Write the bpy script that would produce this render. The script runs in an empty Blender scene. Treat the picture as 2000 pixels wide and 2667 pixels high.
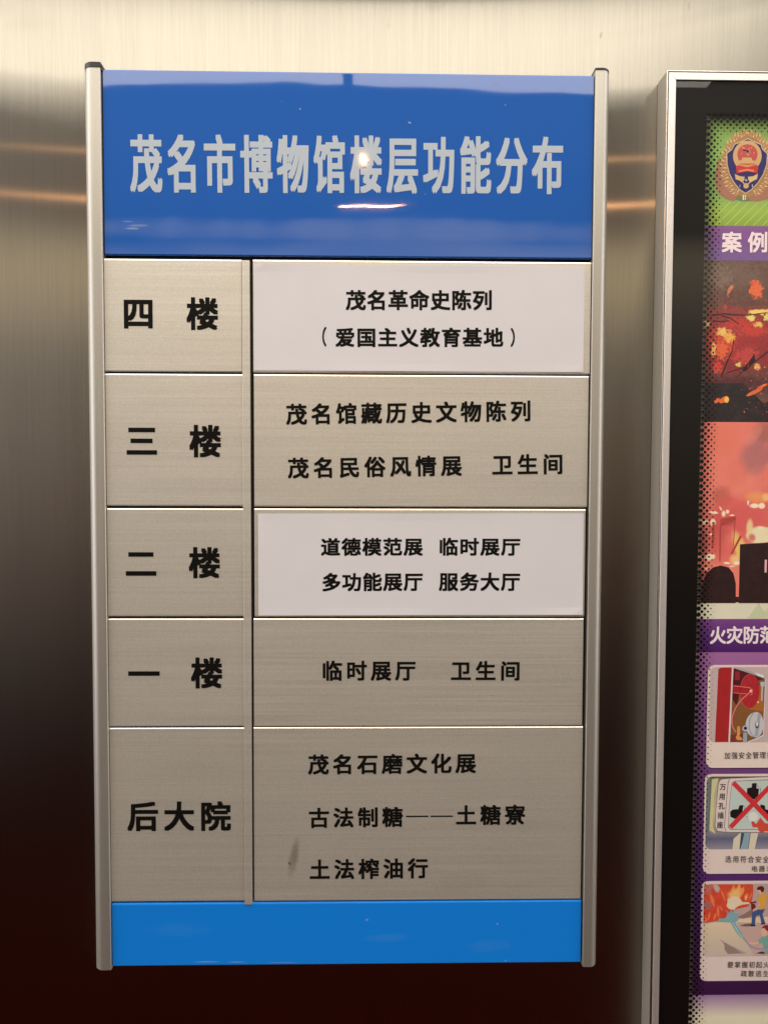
# Wall-mounted museum floor directory on a brushed steel wall, beside a framed fire-safety poster case.
# Units: helpers take millimetres. x = right, z = up from the camera's eye height, y = depth (0 = wall face, minus = towards the viewer).
import bpy, bmesh, math, random
from mathutils import Matrix, Vector
random.seed(7)
SC = bpy.context.scene
COL = SC.collection
EYE = 1.55                      # eye height above the floor, metres
def W(x, y, z): return (x / 1000.0, y / 1000.0, EYE + z / 1000.0)

# ------------------------------------------------------------------ camera
cd = bpy.data.cameras.new('camera'); cam = bpy.data.objects.new('camera', cd); COL.objects.link(cam)
cd.sensor_fit = 'VERTICAL'; cd.sensor_height = 36.0; cd.lens = 2000.0 / 2667.0 * 36.0
cd.clip_start = 0.02; cd.clip_end = 100
CR = [(0.999825, -0.003104, -0.018457), (0.002326, 0.999113, -0.04204), (0.018571, 0.04199, 0.998945)]
rx, ry, rz = [(a, c, -b) for a, b, c in CR]
cam.matrix_world = Matrix(((rx[0], -ry[0], -rz[0], 0.02184), (rx[1], -ry[1], -rz[1], -0.81584),
                           (rx[2], -ry[2], -rz[2], EYE), (0, 0, 0, 1)))
SC.camera = cam

# ------------------------------------------------------------------ node helper
class NT:
    def __init__(self, tree): self.t = tree; tree.nodes.clear()
    def n(self, kind, **kw):
        nd = self.t.nodes.new(kind)
        for k, v in kw.items():
            if k.startswith('i_'):
                key = k[2:].replace('_', ' ')
                nd.inputs[key].default_value = v
            else: setattr(nd, k, v)
        return nd
    def l(self, a, b): self.t.links.new(a, b)
    def ramp(self, stops, interp='LINEAR'):
        r = self.n('ShaderNodeValToRGB'); cr = r.color_ramp; cr.interpolation = interp
        while len(cr.elements) < len(stops): cr.elements.new(0.5)
        for e, (p, c) in zip(cr.elements, stops):
            e.position = p; e.color = tuple(c) + (1,) if len(c) == 3 else c
        return r
    def math(self, op, a, b=None, c=None, clamp=False):
        m = self.n('ShaderNodeMath', operation=op, use_clamp=clamp)
        for i, v in enumerate((a, b, c)):
            if v is None: continue
            if isinstance(v, (int, float)): m.inputs[i].default_value = v
            else: self.l(v, m.inputs[i])
        return m.outputs[0]

def lin(r, g, b):
    f = lambda c: (c / 255 / 12.92) if c <= 10 else ((c / 255 + 0.055) / 1.055) ** 2.4
    return (f(r), f(g), f(b))

# ------------------------------------------------------------------ world: the light of the hall around the wall, plus added side fill
wd = bpy.data.worlds.new('World'); SC.world = wd; wd.use_nodes = True
n = NT(wd.node_tree)
tc = n.n('ShaderNodeTexCoord'); sp = n.n('ShaderNodeSeparateXYZ'); n.l(tc.outputs['Generated'], sp.inputs[0])
# the hall's lintels and ceiling edges run parallel to the wall, so brightness follows the slope z : y
yz = n.math('SQRT', n.math('ADD', n.math('MULTIPLY', sp.outputs['Y'], sp.outputs['Y']), n.math('MULTIPLY', sp.outputs['Z'], sp.outputs['Z'])))
zz = n.math('MULTIPLY_ADD', n.math('DIVIDE', sp.outputs['Z'], yz), 0.5, 0.5)
def el(s): return s * 0.5 + 0.5
KW = 1.0
prof = [(-1.0, (12, 3, 3)), (-.60, (38, 8, 5)), (-.50, (36, 13, 9)), (-.40, (30, 14, 11)), (-.30, (31, 18, 15)), (-.22, (40, 28, 23)),
        (-.12, (57, 42, 34)), (-.03, (74, 61, 51)), (.025, (84, 72, 62)), (.08, (92, 82, 72)), (.13, (98, 90, 81)), (.17, (110, 102, 91)), (.21, (138, 126, 108)),
        (.24, (160, 147, 122)), (.270, (174, 160, 132)), (.288, (152, 138, 116)), (.303, (92, 84, 76)), (.345, (92, 84, 77)),
        (.40, (98, 91, 84)), (.50, (92, 87, 82)), (.62, (190, 184, 170)), (1.0, (205, 198, 184))]
rp = n.ramp([(el(s), tuple(v * 2.5 for v in lin(*c))) for s, c in prof])
n.l(zz, rp.inputs[0])
# brighter to both sides (added fill light, no source there), out of the wall's mirror direction
ax = n.math('ABSOLUTE', sp.outputs['X'])
side = n.n('ShaderNodeMapRange', interpolation_type='SMOOTHSTEP'); side.inputs[1].default_value = 0.72; side.inputs[2].default_value = 0.95
n.l(ax, side.inputs[0])
up = n.n('ShaderNodeMapRange', interpolation_type='SMOOTHSTEP'); up.inputs[1].default_value = -0.45; up.inputs[2].default_value = 0.10
n.l(sp.outputs['Z'], up.inputs[0])
fill = n.math('MULTIPLY', side.outputs[0], up.outputs[0])
fc = n.n('ShaderNodeMix', data_type='RGBA'); n.l(fill, fc.inputs[0]); n.l(rp.outputs[0], fc.inputs[6])
fc.inputs[7].default_value = (3.3,3.2,3.2) + (1,)
bg = n.n('ShaderNodeBackground'); n.l(fc.outputs[2], bg.inputs[0]); bg.inputs[1].default_value = 1.0
wo = n.n('ShaderNodeOutputWorld'); n.l(bg.outputs[0], wo.inputs[0])

# ------------------------------------------------------------------ lamps: ceiling light panels and two warm downlights, plus an added unseen fill lamp
def area(name, x, y, z, sx, sy, power, color, rot=(0, 0, 0)):
    ld = bpy.data.lights.new(name, 'AREA'); ld.shape = 'RECTANGLE'; ld.size = sx; ld.size_y = sy; ld.energy = power; ld.color = color
    o = bpy.data.objects.new(name, ld); COL.objects.link(o); o.location = (x, y, EYE + z); o.rotation_euler = rot
    return o
LP = 2.8
warm = (1.0, 0.93, 0.80)
for x0, x1 in ((-1.05, -0.70), (-0.68, -0.035), (-0.013, 0.66), (0.685, 0.765)):
    area('ceiling_panel', (x0 + x1) / 2, -0.79, 0.87, x1 - x0, 0.34, LP * math.pi * (x1 - x0) * 0.34, warm)
# added unseen fill lamp close to the wall, brightens the plates' top edges
area('fill_strip', -0.25, -0.32, 0.87, 2.1, 0.46, 1.8 * math.pi * 2.1 * 0.46, (1.0, 0.95, 0.85))
def disk(name, x, y, z, d, power, color):
    ld = bpy.data.lights.new(name, 'AREA'); ld.shape = 'ELLIPSE'; ld.size = d[0]; ld.size_y = d[1]; ld.energy = power; ld.color = color
    o = bpy.data.objects.new(name, ld); COL.objects.link(o); o.location = (x, y, EYE + z)
    v = Vector((0, 0, EYE)) - o.location; o.rotation_euler = v.to_track_quat('-Z', 'Y').to_euler()
disk('downlight', 0.004, -1.274, 0.85, (0.010, 0.009), 0.24, (1.0, 0.52, 0.22))
disk('downlight', 0.030, -1.645, 0.85, (0.20, 0.007), 0.75, (1.0, 0.50, 0.22))

vs = SC.view_settings; vs.view_transform = 'Standard'; vs.look = 'None'; vs.exposure = 0.0; vs.gamma = 1
try: vs.use_curve_mapping = False
except Exception: pass
SC.cycles.use_denoising = True
SC.cycles.max_bounces = 8; SC.cycles.transparent_max_bounces = 12
SC.cycles.caustics_reflective = False; SC.cycles.caustics_refractive = False

# ------------------------------------------------------------------ materials
def newmat(name):
    m = bpy.data.materials.new(name); m.use_nodes = True
    n = NT(m.node_tree); out = n.n('ShaderNodeOutputMaterial')
    return m, n, out
def objco(n, scale=(1, 1, 1)):
    tc = n.n('ShaderNodeTexCoord'); mp = n.n('ShaderNodeMapping'); mp.inputs['Scale'].default_value = scale
    n.l(tc.outputs['Object'], mp.inputs[0]); return mp.outputs[0]
def noise(n, co, scale, detail=3, rough=0.5):
    t = n.n('ShaderNodeTexNoise'); t.inputs['Scale'].default_value = scale; t.inputs['Detail'].default_value = detail
    t.inputs['Roughness'].default_value = rough; n.l(co, t.inputs['Vector']); return t.outputs[0]
def mix(n, f, a, b, blend='MIX'):
    m = n.n('ShaderNodeMix', data_type='RGBA', blend_type=blend)
    for i, v in ((0, f), (6, a), (7, b)):
        if isinstance(v, (int, float)): m.inputs[i].default_value = v
        elif isinstance(v, tuple): m.inputs[i].default_value = v + (1,) if len(v) == 3 else v
        else: n.l(v, m.inputs[i])
    return m.outputs[2]
def mrange(n, v, a, b, c, d, smooth=False):
    m = n.n('ShaderNodeMapRange'); 
    if smooth: m.interpolation_type = 'SMOOTHSTEP'
    for i, q in enumerate((a, b, c, d)): m.inputs[i + 1].default_value = q
    n.l(v, m.inputs[0]); return m.outputs[0]

def marks(n, c, items, warp=60.0, amt=1.1):
    """soft irregular spots; each item: x, z (mm), half width, half height (mm), lean, strength, colour"""
    tcn = n.n('ShaderNodeTexCoord'); s = n.n('ShaderNodeSeparateXYZ'); n.l(tcn.outputs['Object'], s.inputs[0])
    wob = n.math('MULTIPLY', n.math('SUBTRACT', noise(n, objco(n), warp, 4, 0.65), 0.5), amt)
    for (cx, cz, rx_, rz_, lean, k, col, *soft) in items:
        dz = n.math('SUBTRACT', s.outputs['Z'], EYE + cz / 1000); dx = n.math('SUBTRACT', s.outputs['X'], cx / 1000)
        dx = n.math('MULTIPLY_ADD', dz, -lean, dx)
        dx = n.math('DIVIDE', dx, rx_ / 1000); dz = n.math('DIVIDE', dz, rz_ / 1000)
        r2 = n.math('ADD', n.math('MULTIPLY_ADD', dx, dx, wob), n.math('MULTIPLY', dz, dz))
        c = mix(n, mrange(n, r2, soft[0] if soft else 0.0, 1.0, k, 0.0, True), c, col)
    return c

def steel_wall():
    m, n, out = newmat('brushed_steel')
    fine = noise(n, objco(n, (420, 1, 9)), 1.0, 4, 0.6)        # upright brush marks
    mid = noise(n, objco(n, (60, 1, 1.6)), 1.0, 3, 0.5)
    blot = noise(n, objco(n, (3.5, 1, 3.0)), 1.0, 3, 0.5)      # faint smears from cleaning
    spots = noise(n, objco(n, (75, 1, 38)), 1.0, 2, 0.4)
    v = n.math('MULTIPLY_ADD', fine, 0.26, 0.0)
    v = n.math('MULTIPLY_ADD', mid, 0.13, v)
    v = n.math('MULTIPLY_ADD', blot, 0.10, v)
    v = n.math('ADD', v, 0.76)
    sp_ = mrange(n, spots, 0.73, 0.80, 1.0, 0.86)
    v = n.math('MULTIPLY', v, sp_)
    cc = n.n('ShaderNodeCombineXYZ')
    for i, k in enumerate((0.34,0.318,0.278)): n.l(n.math('MULTIPLY', v, k), cc.inputs[i])
    wc = marks(n, cc.outputs[0], [(-6, 497, 5, 1.6, 0, .35, (.20, .17, .13), .5), (90, 492, 14, 11, .3, .22, (.22, .19, .15)), (261, 463, 2.0, 4.5, .2, .5, (.16, .13, .10)), (150, 512, 8, 5, 0, .12, (.25, .22, .18)),
            (-170, 500, 1.2, 6, .1, .25, (.2, .17, .13)), (-330, 466, 30, 9, .8, .12, (.25, .22, .18)), (40, 470, 3, 5, 0, .18, (.22, .19, .15)), (-285, -470, 14, 1.0, -.2, .4, (.55, .48, .42)), (-345, -330, 2, 1.6, 0, .4, (.6, .5, .42))], 90.0)
    g = n.n('ShaderNodeBsdfAnisotropic', distribution='GGX')
    n.l(wc, g.inputs['Color'])
    g.inputs['Roughness'].default_value = 0.14; g.inputs['Anisotropy'].default_value = 0.89
    tg = n.n('ShaderNodeCombineXYZ'); tg.inputs[2].default_value = 1.0; n.l(tg.outputs[0], g.inputs['Tangent'])
    bp = n.n('ShaderNodeBump'); bp.inputs['Strength'].default_value = 0.03; bp.inputs['Distance'].default_value = 0.0002
    n.l(fine, bp.inputs['Height']); n.l(bp.outputs[0], g.inputs['Normal'])
    g2 = n.n('ShaderNodeBsdfAnisotropic', distribution='GGX'); n.l(cc.outputs[0], g2.inputs['Color'])
    g2.inputs['Roughness'].default_value = 0.24; g2.inputs['Anisotropy'].default_value = 0.68; n.l(tg.outputs[0], g2.inputs['Tangent'])
    ms = n.n('ShaderNodeMixShader'); ms.inputs[0].default_value = 0.22; n.l(g.outputs[0], ms.inputs[1]); n.l(g2.outputs[0], ms.inputs[2])
    n.l(ms.outputs[0], out.inputs[0]); return m

def alu(name, col, rough, streak=(4, 1, 500), amt=0.15, aniso=0.0, grain=1.0, smudge=None, metal=0.75):
    """satin anodised aluminium: fine grain plus faint drawing lines along one direction"""
    m, n, out = newmat(name)
    b = n.n('ShaderNodeBsdfPrincipled'); n.l(b.outputs[0], out.inputs[0])
    st = noise(n, objco(n, streak), 1.0, 4, 0.65)
    gr = noise(n, objco(n, (1, 1, 1)), 900.0, 2, 0.5)
    big = noise(n, objco(n, (1, 1, 1)), 7.0, 2, 0.5)
    wide = noise(n, objco(n, (streak[0] * .4, 1, streak[2] * .16)), 1.0, 3, 0.6)
    v = n.math('MULTIPLY_ADD', n.math('SUBTRACT', st, 0.5), amt * 2, 1.0)
    v = n.math('MULTIPLY_ADD', n.math('SUBTRACT', wide, 0.5), amt * 0.9, v)
    v = n.math('MULTIPLY_ADD', n.math('SUBTRACT', gr, 0.5), 0.34 * grain, v)
    v = n.math('MULTIPLY_ADD', n.math('SUBTRACT', big, 0.5), 0.10, v)
    cc = n.n('ShaderNodeCombineXYZ')
    for i, k in enumerate(col): n.l(n.math('MULTIPLY', v, k), cc.inputs[i])
    c = cc.outputs[0]
    # tiny pale scratches and nicks
    nick = noise(n, objco(n, (1, 1, 1)), 130.0, 1, 0.5)
    c = mix(n, mrange(n, nick, 0.80, 0.83, 0.0, 0.45), c, (0.85, 0.82, 0.78))
    if smudge: c = marks(n, c, smudge)
    n.l(c, b.inputs['Base Color'])
    b.inputs['Metallic'].default_value = metal
    n.l(n.math('MULTIPLY_ADD', st, 0.12, rough - 0.06), b.inputs['Roughness'])
    bp = n.n('ShaderNodeBump'); bp.inputs['Strength'].default_value = 0.08; bp.inputs['Distance'].default_value = 0.0004
    n.l(gr, bp.inputs['Height']); n.l(bp.outputs[0], b.inputs['Normal'])
    return m

def plain(name, col, rough=0.5, var=0.06, scale=40, coat=0.0, spec=0.5, metallic=0.0):
    m, n, out = newmat(name)
    b = n.n('ShaderNodeBsdfPrincipled'); n.l(b.outputs[0], out.inputs[0])
    t = noise(n, objco(n), scale, 3)
    v = n.math('MULTIPLY_ADD', n.math('SUBTRACT', t, 0.5), var * 2, 1.0)
    cc = n.n('ShaderNodeCombineXYZ')
    for i, k in enumerate(col): n.l(n.math('MULTIPLY', v, k), cc.inputs[i])
    n.l(cc.outputs[0], b.inputs['Base Color'])
    b.inputs['Roughness'].default_value = rough; b.inputs['Metallic'].default_value = metallic
    b.inputs['Specular IOR Level'].default_value = spec; b.inputs['Coat Weight'].default_value = coat; b.inputs['Coat Roughness'].default_value = 0.02
    return m

def wavy_gloss(name, col, wave, ior=1.88, specks_and_glare=True):
    """glossy printed film on a sheet that is not quite flat"""
    m, n, out = newmat(name)
    b = n.n('ShaderNodeBsdfPrincipled'); n.l(b.outputs[0], out.inputs[0])
    c = col
    if specks_and_glare:
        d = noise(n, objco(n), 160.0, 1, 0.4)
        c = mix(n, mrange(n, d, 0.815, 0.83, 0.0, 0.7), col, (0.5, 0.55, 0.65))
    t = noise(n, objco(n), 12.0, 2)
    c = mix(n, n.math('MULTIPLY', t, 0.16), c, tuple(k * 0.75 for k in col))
    if specks_and_glare: c = marks(n, c, [(-221, 256, 9, 1.3, .2, .5, (.35, .45, .62)), (-215, 259, 12, 1.6, 1.5, .35, (.35, .45, .62)), (-226, 263, 7, .8, .4, .35, (.35, .45, .62)), (150, 405, 4, 1.2, 0, .7, (.05, .05, .06)), (-10, 408, 8, 2.5, 0, .25, (.06, .1, .16)), (-50, 409, 1, 3, 0, .5, (.05, .06, .1)),  # pale arcs at the header's lower left: dent glare painted into the colour
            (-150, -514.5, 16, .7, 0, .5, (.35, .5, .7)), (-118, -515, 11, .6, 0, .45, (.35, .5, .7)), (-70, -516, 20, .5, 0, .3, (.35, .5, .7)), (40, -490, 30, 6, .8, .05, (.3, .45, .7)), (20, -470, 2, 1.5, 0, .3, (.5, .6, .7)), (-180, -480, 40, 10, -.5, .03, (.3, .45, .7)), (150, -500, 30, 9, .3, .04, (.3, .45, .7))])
    n.l(c, b.inputs['Base Color'])
    b.inputs['Roughness'].default_value = 0.45; b.inputs['Specular IOR Level'].default_value = 0.0
    b.inputs['Coat Weight'].default_value = 1.0; b.inputs['Coat IOR'].default_value = ior; b.inputs['Coat Roughness'].default_value = 0.035
    w1 = noise(n, objco(n, (2.6, 1, 9)), 1.0, 1, 0.3); w2 = noise(n, objco(n, (11, 1, 26)), 1.0, 1, 0.3)
    h = n.math('MULTIPLY_ADD', w2, 0.10, w1)
    tz = n.n('ShaderNodeTexCoord'); sz_ = n.n('ShaderNodeSeparateXYZ'); n.l(tz.outputs['Object'], sz_.inputs[0])
    d_ = n.math('ABSOLUTE', n.math('SUBTRACT', sz_.outputs['Z'], EYE + 0.275))        # a rippled band where the film was squeegeed on
    rip = noise(n, objco(n, (26, 1, 4)), 1.0, 1, 0.4)
    h = n.math('ADD', h, n.math('MULTIPLY', rip, mrange(n, d_, 0.004, 0.030, 0.25, 0.0, True)))
    bp = n.n('ShaderNodeBump'); bp.inputs['Strength'].default_value = 1.0; bp.inputs['Distance'].default_value = wave
    n.l(h, bp.inputs['Height']); n.l(bp.outputs[0], b.inputs['Coat Normal'])
    return m

M = {}
M['wall'] = steel_wall()
AC = (0.735,0.70,0.635)
M['plate'] = alu('satin_aluminium', AC, 0.52)
M['plate_smudged'] = alu('satin_aluminium_smudged', AC, 0.52, smudge=[(-58, -402, 6.5, 26, 0.18, 0.34, (.13, .11, .08)), (-57, -398, 4, 14, 0.1, 0.22, (.13, .11, .08)), (-62.3, -408, 1.4, 2.2, -0.3, 0.8, (.07, .06, .05)), (120, -430, 40, 14, .6, .10, (.35, .31, .27)), (170, -330, 24, 30, 0, .08, (.9, .85, .8))])
M['plate_lined'] = alu('satin_aluminium_lined', AC, 0.52, amt=0.26)
M['post'] = alu('anodised_post', tuple(k * 0.76 for k in AC), 0.47, streak=(600, 1, 3), amt=0.09, metal=0.85)
M['edge'] = alu('bright_edge', (0.92, 0.89, 0.83), 0.24, amt=0.05, metal=1.0)
M['frame'] = alu('anodised_frame', tuple(k * 1.55 for k in (0.60, 0.57, 0.56)), 0.45, streak=(500, 1, 3), amt=0.07, metal=0.86)
M['case_side'] = alu('anodised_case_side', (0.50, 0.46, 0.40), 0.45, streak=(3, 300, 3), amt=0.05, metal=0.5)
M['black'] = plain('black_plastic', (0.012, 0.011, 0.011), 0.35)
M['tray'] = plain('dark_backing', (0.018, 0.017, 0.017), 0.6)
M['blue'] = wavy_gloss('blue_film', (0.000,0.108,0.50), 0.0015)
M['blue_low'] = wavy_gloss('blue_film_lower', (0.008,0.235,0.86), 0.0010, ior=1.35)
M['title'] = wavy_gloss('pale_vinyl', (0.52,0.59,0.68), 0.0015, ior=1.5, specks_and_glare=False)
M['ink'] = plain('black_vinyl', (0.006, 0.0055, 0.005), 0.45, 0.1, spec=0.12)
M['paper'] = plain('white_paper', (0.73,0.71,0.755), 0.55, 0.03, 30, spec=0.3)
M['border'] = plain('black_print', (0.004, 0.004, 0.004), 0.5, spec=0.1)
M['halo'] = plain('dot_halo', (0.22, 0.22, 0.17), 0.5, 0.1, spec=0.1)
PM = {}
def pc(r, g, b, name=None, var=0.05, scale=60, k=1.36):
    key = (r, g, b, var, scale)
    if key not in PM: PM[key] = plain(name or 'poster_ink', tuple(v * k for v in lin(r, g, b)), 0.5, var, scale, spec=0.2)
    return PM[key]

def glass_mat():
    m, n, out = newmat('cover_glass')
    fr = n.n('ShaderNodeFresnel'); fr.inputs[0].default_value = 1.65
    gl = n.n('ShaderNodeBsdfAnisotropic'); gl.inputs['Roughness'].default_value = 0.015
    w1 = noise(n, objco(n, (5, 1, 7)), 1.0, 1, 0.3)
    bp = n.n('ShaderNodeBump'); bp.inputs['Strength'].default_value = 1.0; bp.inputs['Distance'].default_value = 0.00015
    n.l(w1, bp.inputs['Height']); n.l(bp.outputs[0], gl.inputs['Normal'])
    tr = n.n('ShaderNodeBsdfTransparent'); mx = n.n('ShaderNodeMixShader')
    geo = n.n('ShaderNodeNewGeometry'); k = n.math('MULTIPLY', fr.outputs[0], n.math('SUBTRACT', 1.0, geo.outputs['Backfacing']))
    n.l(k, mx.inputs[0]); n.l(tr.outputs[0], mx.inputs[1]); n.l(gl.outputs[0], mx.inputs[2]); n.l(mx.outputs[0], out.inputs[0])
    return m
M['glass'] = glass_mat()

# ------------------------------------------------------------------ mesh helper
class MB:
    def __init__(self): self.v = []; self.f = []; self.m = []; self.mats = []; self.smooth = []
    def mi(self, mat):
        if mat not in self.mats: self.mats.append(mat)
        return self.mats.index(mat)
    def add(self, verts, faces, mat, smooth=False):
        o = len(self.v); self.v += verts; k = self.mi(mat)
        for f in faces: self.f.append([i + o for i in f]); self.m.append(k); self.smooth.append(smooth)
    def poly(self, pts, y, mat):                   # flat polygon in the x-z plane facing the viewer, pts counter-clockwise or not
        a = sum(p[0] * q[1] - q[0] * p[1] for p, q in zip(pts, pts[1:] + pts[:1]))
        if a < 0: pts = pts[::-1]
        self.add([W(p[0], y, p[1]) for p in pts], [list(range(len(pts)))], mat)
    def rect(self, x0, x1, z0, z1, y, mat): self.poly([(x0, z0), (x1, z0), (x1, z1), (x0, z1)], y, mat)
    def disc(self, x, z, r, y, mat, k=12, rz=None):
        rz = rz or r
        self.poly([(x + r * math.cos(2 * math.pi * i / k), z + rz * math.sin(2 * math.pi * i / k)) for i in range(k)], y, mat)
    def line(self, pts, w, y, mat, w2=None):       # stroke as one ribbon
        L, R = [], []
        for i, p in enumerate(pts):
            a = pts[max(i - 1, 0)]; b = pts[min(i + 1, len(pts) - 1)]
            dx, dz = b[0] - a[0], b[1] - a[1]; d = math.hypot(dx, dz) or 1
            ww = (w if w2 is None else w + (w2 - w) * i / (len(pts) - 1)) / 2
            L.append((p[0] - dz / d * ww, p[1] + dx / d * ww)); R.append((p[0] + dz / d * ww, p[1] - dx / d * ww))
        vs = [W(q[0], y, q[1]) for q in L + R]; k = len(pts)
        self.add(vs, [[i, k + i, k + i + 1, i + 1] for i in range(k - 1)], mat)
    def box(self, x0, x1, y0, y1, z0, z1, mat):
        v = [W(x, y, z) for x in (x0, x1) for y in (y0, y1) for z in (z0, z1)]
        self.add(v, [[0, 1, 3, 2], [4, 6, 7, 5], [0, 4, 5, 1], [2, 3, 7, 6], [0, 2, 6, 4], [1, 5, 7, 3]], mat)
    def sweep_x(self, prof, x0, x1, mat, smooth=True):   # prof: (y, z) closed loop
        k = len(prof); v = [W(x0, *p) for p in prof] + [W(x1, *p) for p in prof]
        self.add(v, [[i, (i + 1) % k, k + (i + 1) % k, k + i] for i in range(k)], mat, smooth)
        self.add([W(x0, *p) for p in prof], [list(range(k))[::-1]], mat); self.add([W(x1, *p) for p in prof], [list(range(k))], mat)
    def sweep_z(self, prof, z0, z1, mat, smooth=True, tilt=None):   # prof: (x, y) closed loop
        k = len(prof); v = [W(p[0], p[1], z0) for p in prof] + [W(p[0], p[1], z1) for p in prof]
        self.add(v, [[i, (i + 1) % k, k + (i + 1) % k, k + i] for i in range(k)], mat, smooth)
        self.add([W(p[0], p[1], z0) for p in prof], [list(range(k))[::-1]], mat); self.add([W(p[0], p[1], z1) for p in prof], [list(range(k))], mat)
    def build(self, name, parent=None, bevel=0, auto=None):
        me = bpy.data.meshes.new(name); me.from_pydata(self.v, [], self.f)
        for m in self.mats: me.materials.append(m)
        for p, k, s in zip(me.polygons, self.m, self.smooth): p.material_index = k; p.use_smooth = s
        bm = bmesh.new(); bm.from_mesh(me)
        if auto: 
            bmesh.ops.remove_doubles(bm, verts=bm.verts, dist=1e-6)
        if auto or bevel: bmesh.ops.recalc_face_normals(bm, faces=bm.faces)
        if bevel: bmesh.ops.bevel(bm, geom=list(bm.edges), offset=bevel / 1000, segments=2, affect='EDGES', profile=0.6)
        bm.to_mesh(me); bm.free()
        if auto:
            try: me.set_sharp_from_angle(angle=math.radians(auto))
            except Exception: pass
        o = bpy.data.objects.new(name, me); COL.objects.link(o)
        if parent: o.parent = parent; o.matrix_parent_inverse = parent.matrix_basis.inverted()
        return o

def empty(name, x, y, z, label, cat):
    o = bpy.data.objects.new(name, None); COL.objects.link(o); o.location = W(x, y, z); o.empty_display_size = 0.05
    o['label'] = label; o['category'] = cat; return o

# ------------------------------------------------------------------ lettering (Blender's built-in font, turned into mesh)
_gl = {}
def glyph(ch, off):
    if (ch, off) in _gl: return _gl[ch, off]
    c = bpy.data.curves.new('glyph', 'FONT'); c.body = ch; c.dimensions = '2D'; c.fill_mode = 'FRONT'; c.resolution_u = 4; c.offset = off
    o = bpy.data.objects.new('glyph', c); COL.objects.link(o)
    dg = bpy.context.evaluated_depsgraph_get(); dg.update()
    me = bpy.data.meshes.new_from_object(o.evaluated_get(dg))
    v = [(p.co.x, p.co.y) for p in me.vertices]; f = [list(p.vertices) for p in me.polygons]
    bpy.data.objects.remove(o); bpy.data.curves.remove(c); bpy.data.meshes.remove(me)
    _gl[ch, off] = (v, f); return v, f
def box_of(v): return min(p[0] for p in v), max(p[0] for p in v), min(p[1] for p in v), max(p[1] for p in v)
_b = box_of(glyph('国', 0.0)[0]); ECX = (_b[0] + _b[1]) / 2
_b2 = box_of(glyph('楼', 0.0)[0]); ECZ = (_b2[2] + _b2[3]) / 2; EINK = _b2[3] - _b2[2]      # full-square reference
def text(name, s, a, b, wh, y, mat, parent, off=0.02, offz=None, fit=False, dz=0.0):
    """characters of s spread from centre a to centre b; wh = inked width and height of a full character.
    The built-in face is light; each stroke is widened by off (fraction of the em) sideways and offz upwards."""
    if '\u3000' in s:       # words set apart by a gap are pieces of their own
        k = len(s); i = s.index('\u3000')
        at = lambda j: (a[0] + (b[0] - a[0]) * j / (k - 1), a[1] + (b[1] - a[1]) * j / (k - 1))
        text(name, s[:i], at(0), at(i - 1), wh, y, mat, parent, off, offz, fit, dz)
        return text(name, s[i + 1:], at(i + 1), b, wh, y, mat, parent, off, offz, fit, dz)
    offz = off if offz is None else offz
    mb = MB(); k = len(s)
    sh = [(0, 0)] + ([(p * off, q * offz) for p in (-1, 1) for q in (-1, 1)] if off > 0 else [])
    ang = math.atan2(b[1] - a[1], b[0] - a[0]) if k > 1 and abs(b[0] - a[0]) > 20 else 0.0
    ca, sa = math.cos(ang), math.sin(ang)
    for i, ch in enumerate(s):
        t = i / (k - 1) if k > 1 else 0.5
        cx = a[0] + (b[0] - a[0]) * t; cz = a[1] + (b[1] - a[1]) * t
        v, f = glyph(ch, 0.0)
        sx = wh[0] / (EINK + 2 * off); sz = wh[1] / (EINK + 2 * offz)
        x0, x1, z0, z1 = box_of(v); gx, gz = ECX, ECZ
        if fit: gx, gz = (x0 + x1) / 2, (z0 + z1) / 2; sx = wh[0] / (x1 - x0 + 2 * off); sz = wh[1] / (z1 - z0 + 2 * offz)
        for j, (d, e) in enumerate(sh):
            vv = []
            for p in v:
                lx, lz = (p[0] + d - gx) * sx, (p[1] + e - gz) * sz
                vv.append(W(cx + lx * ca - lz * sa, y - 0.012 * j, cz + lx * sa + lz * ca + dz))
            mb.add(vv, f, mat)
    return mb.build(name, parent)

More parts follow.
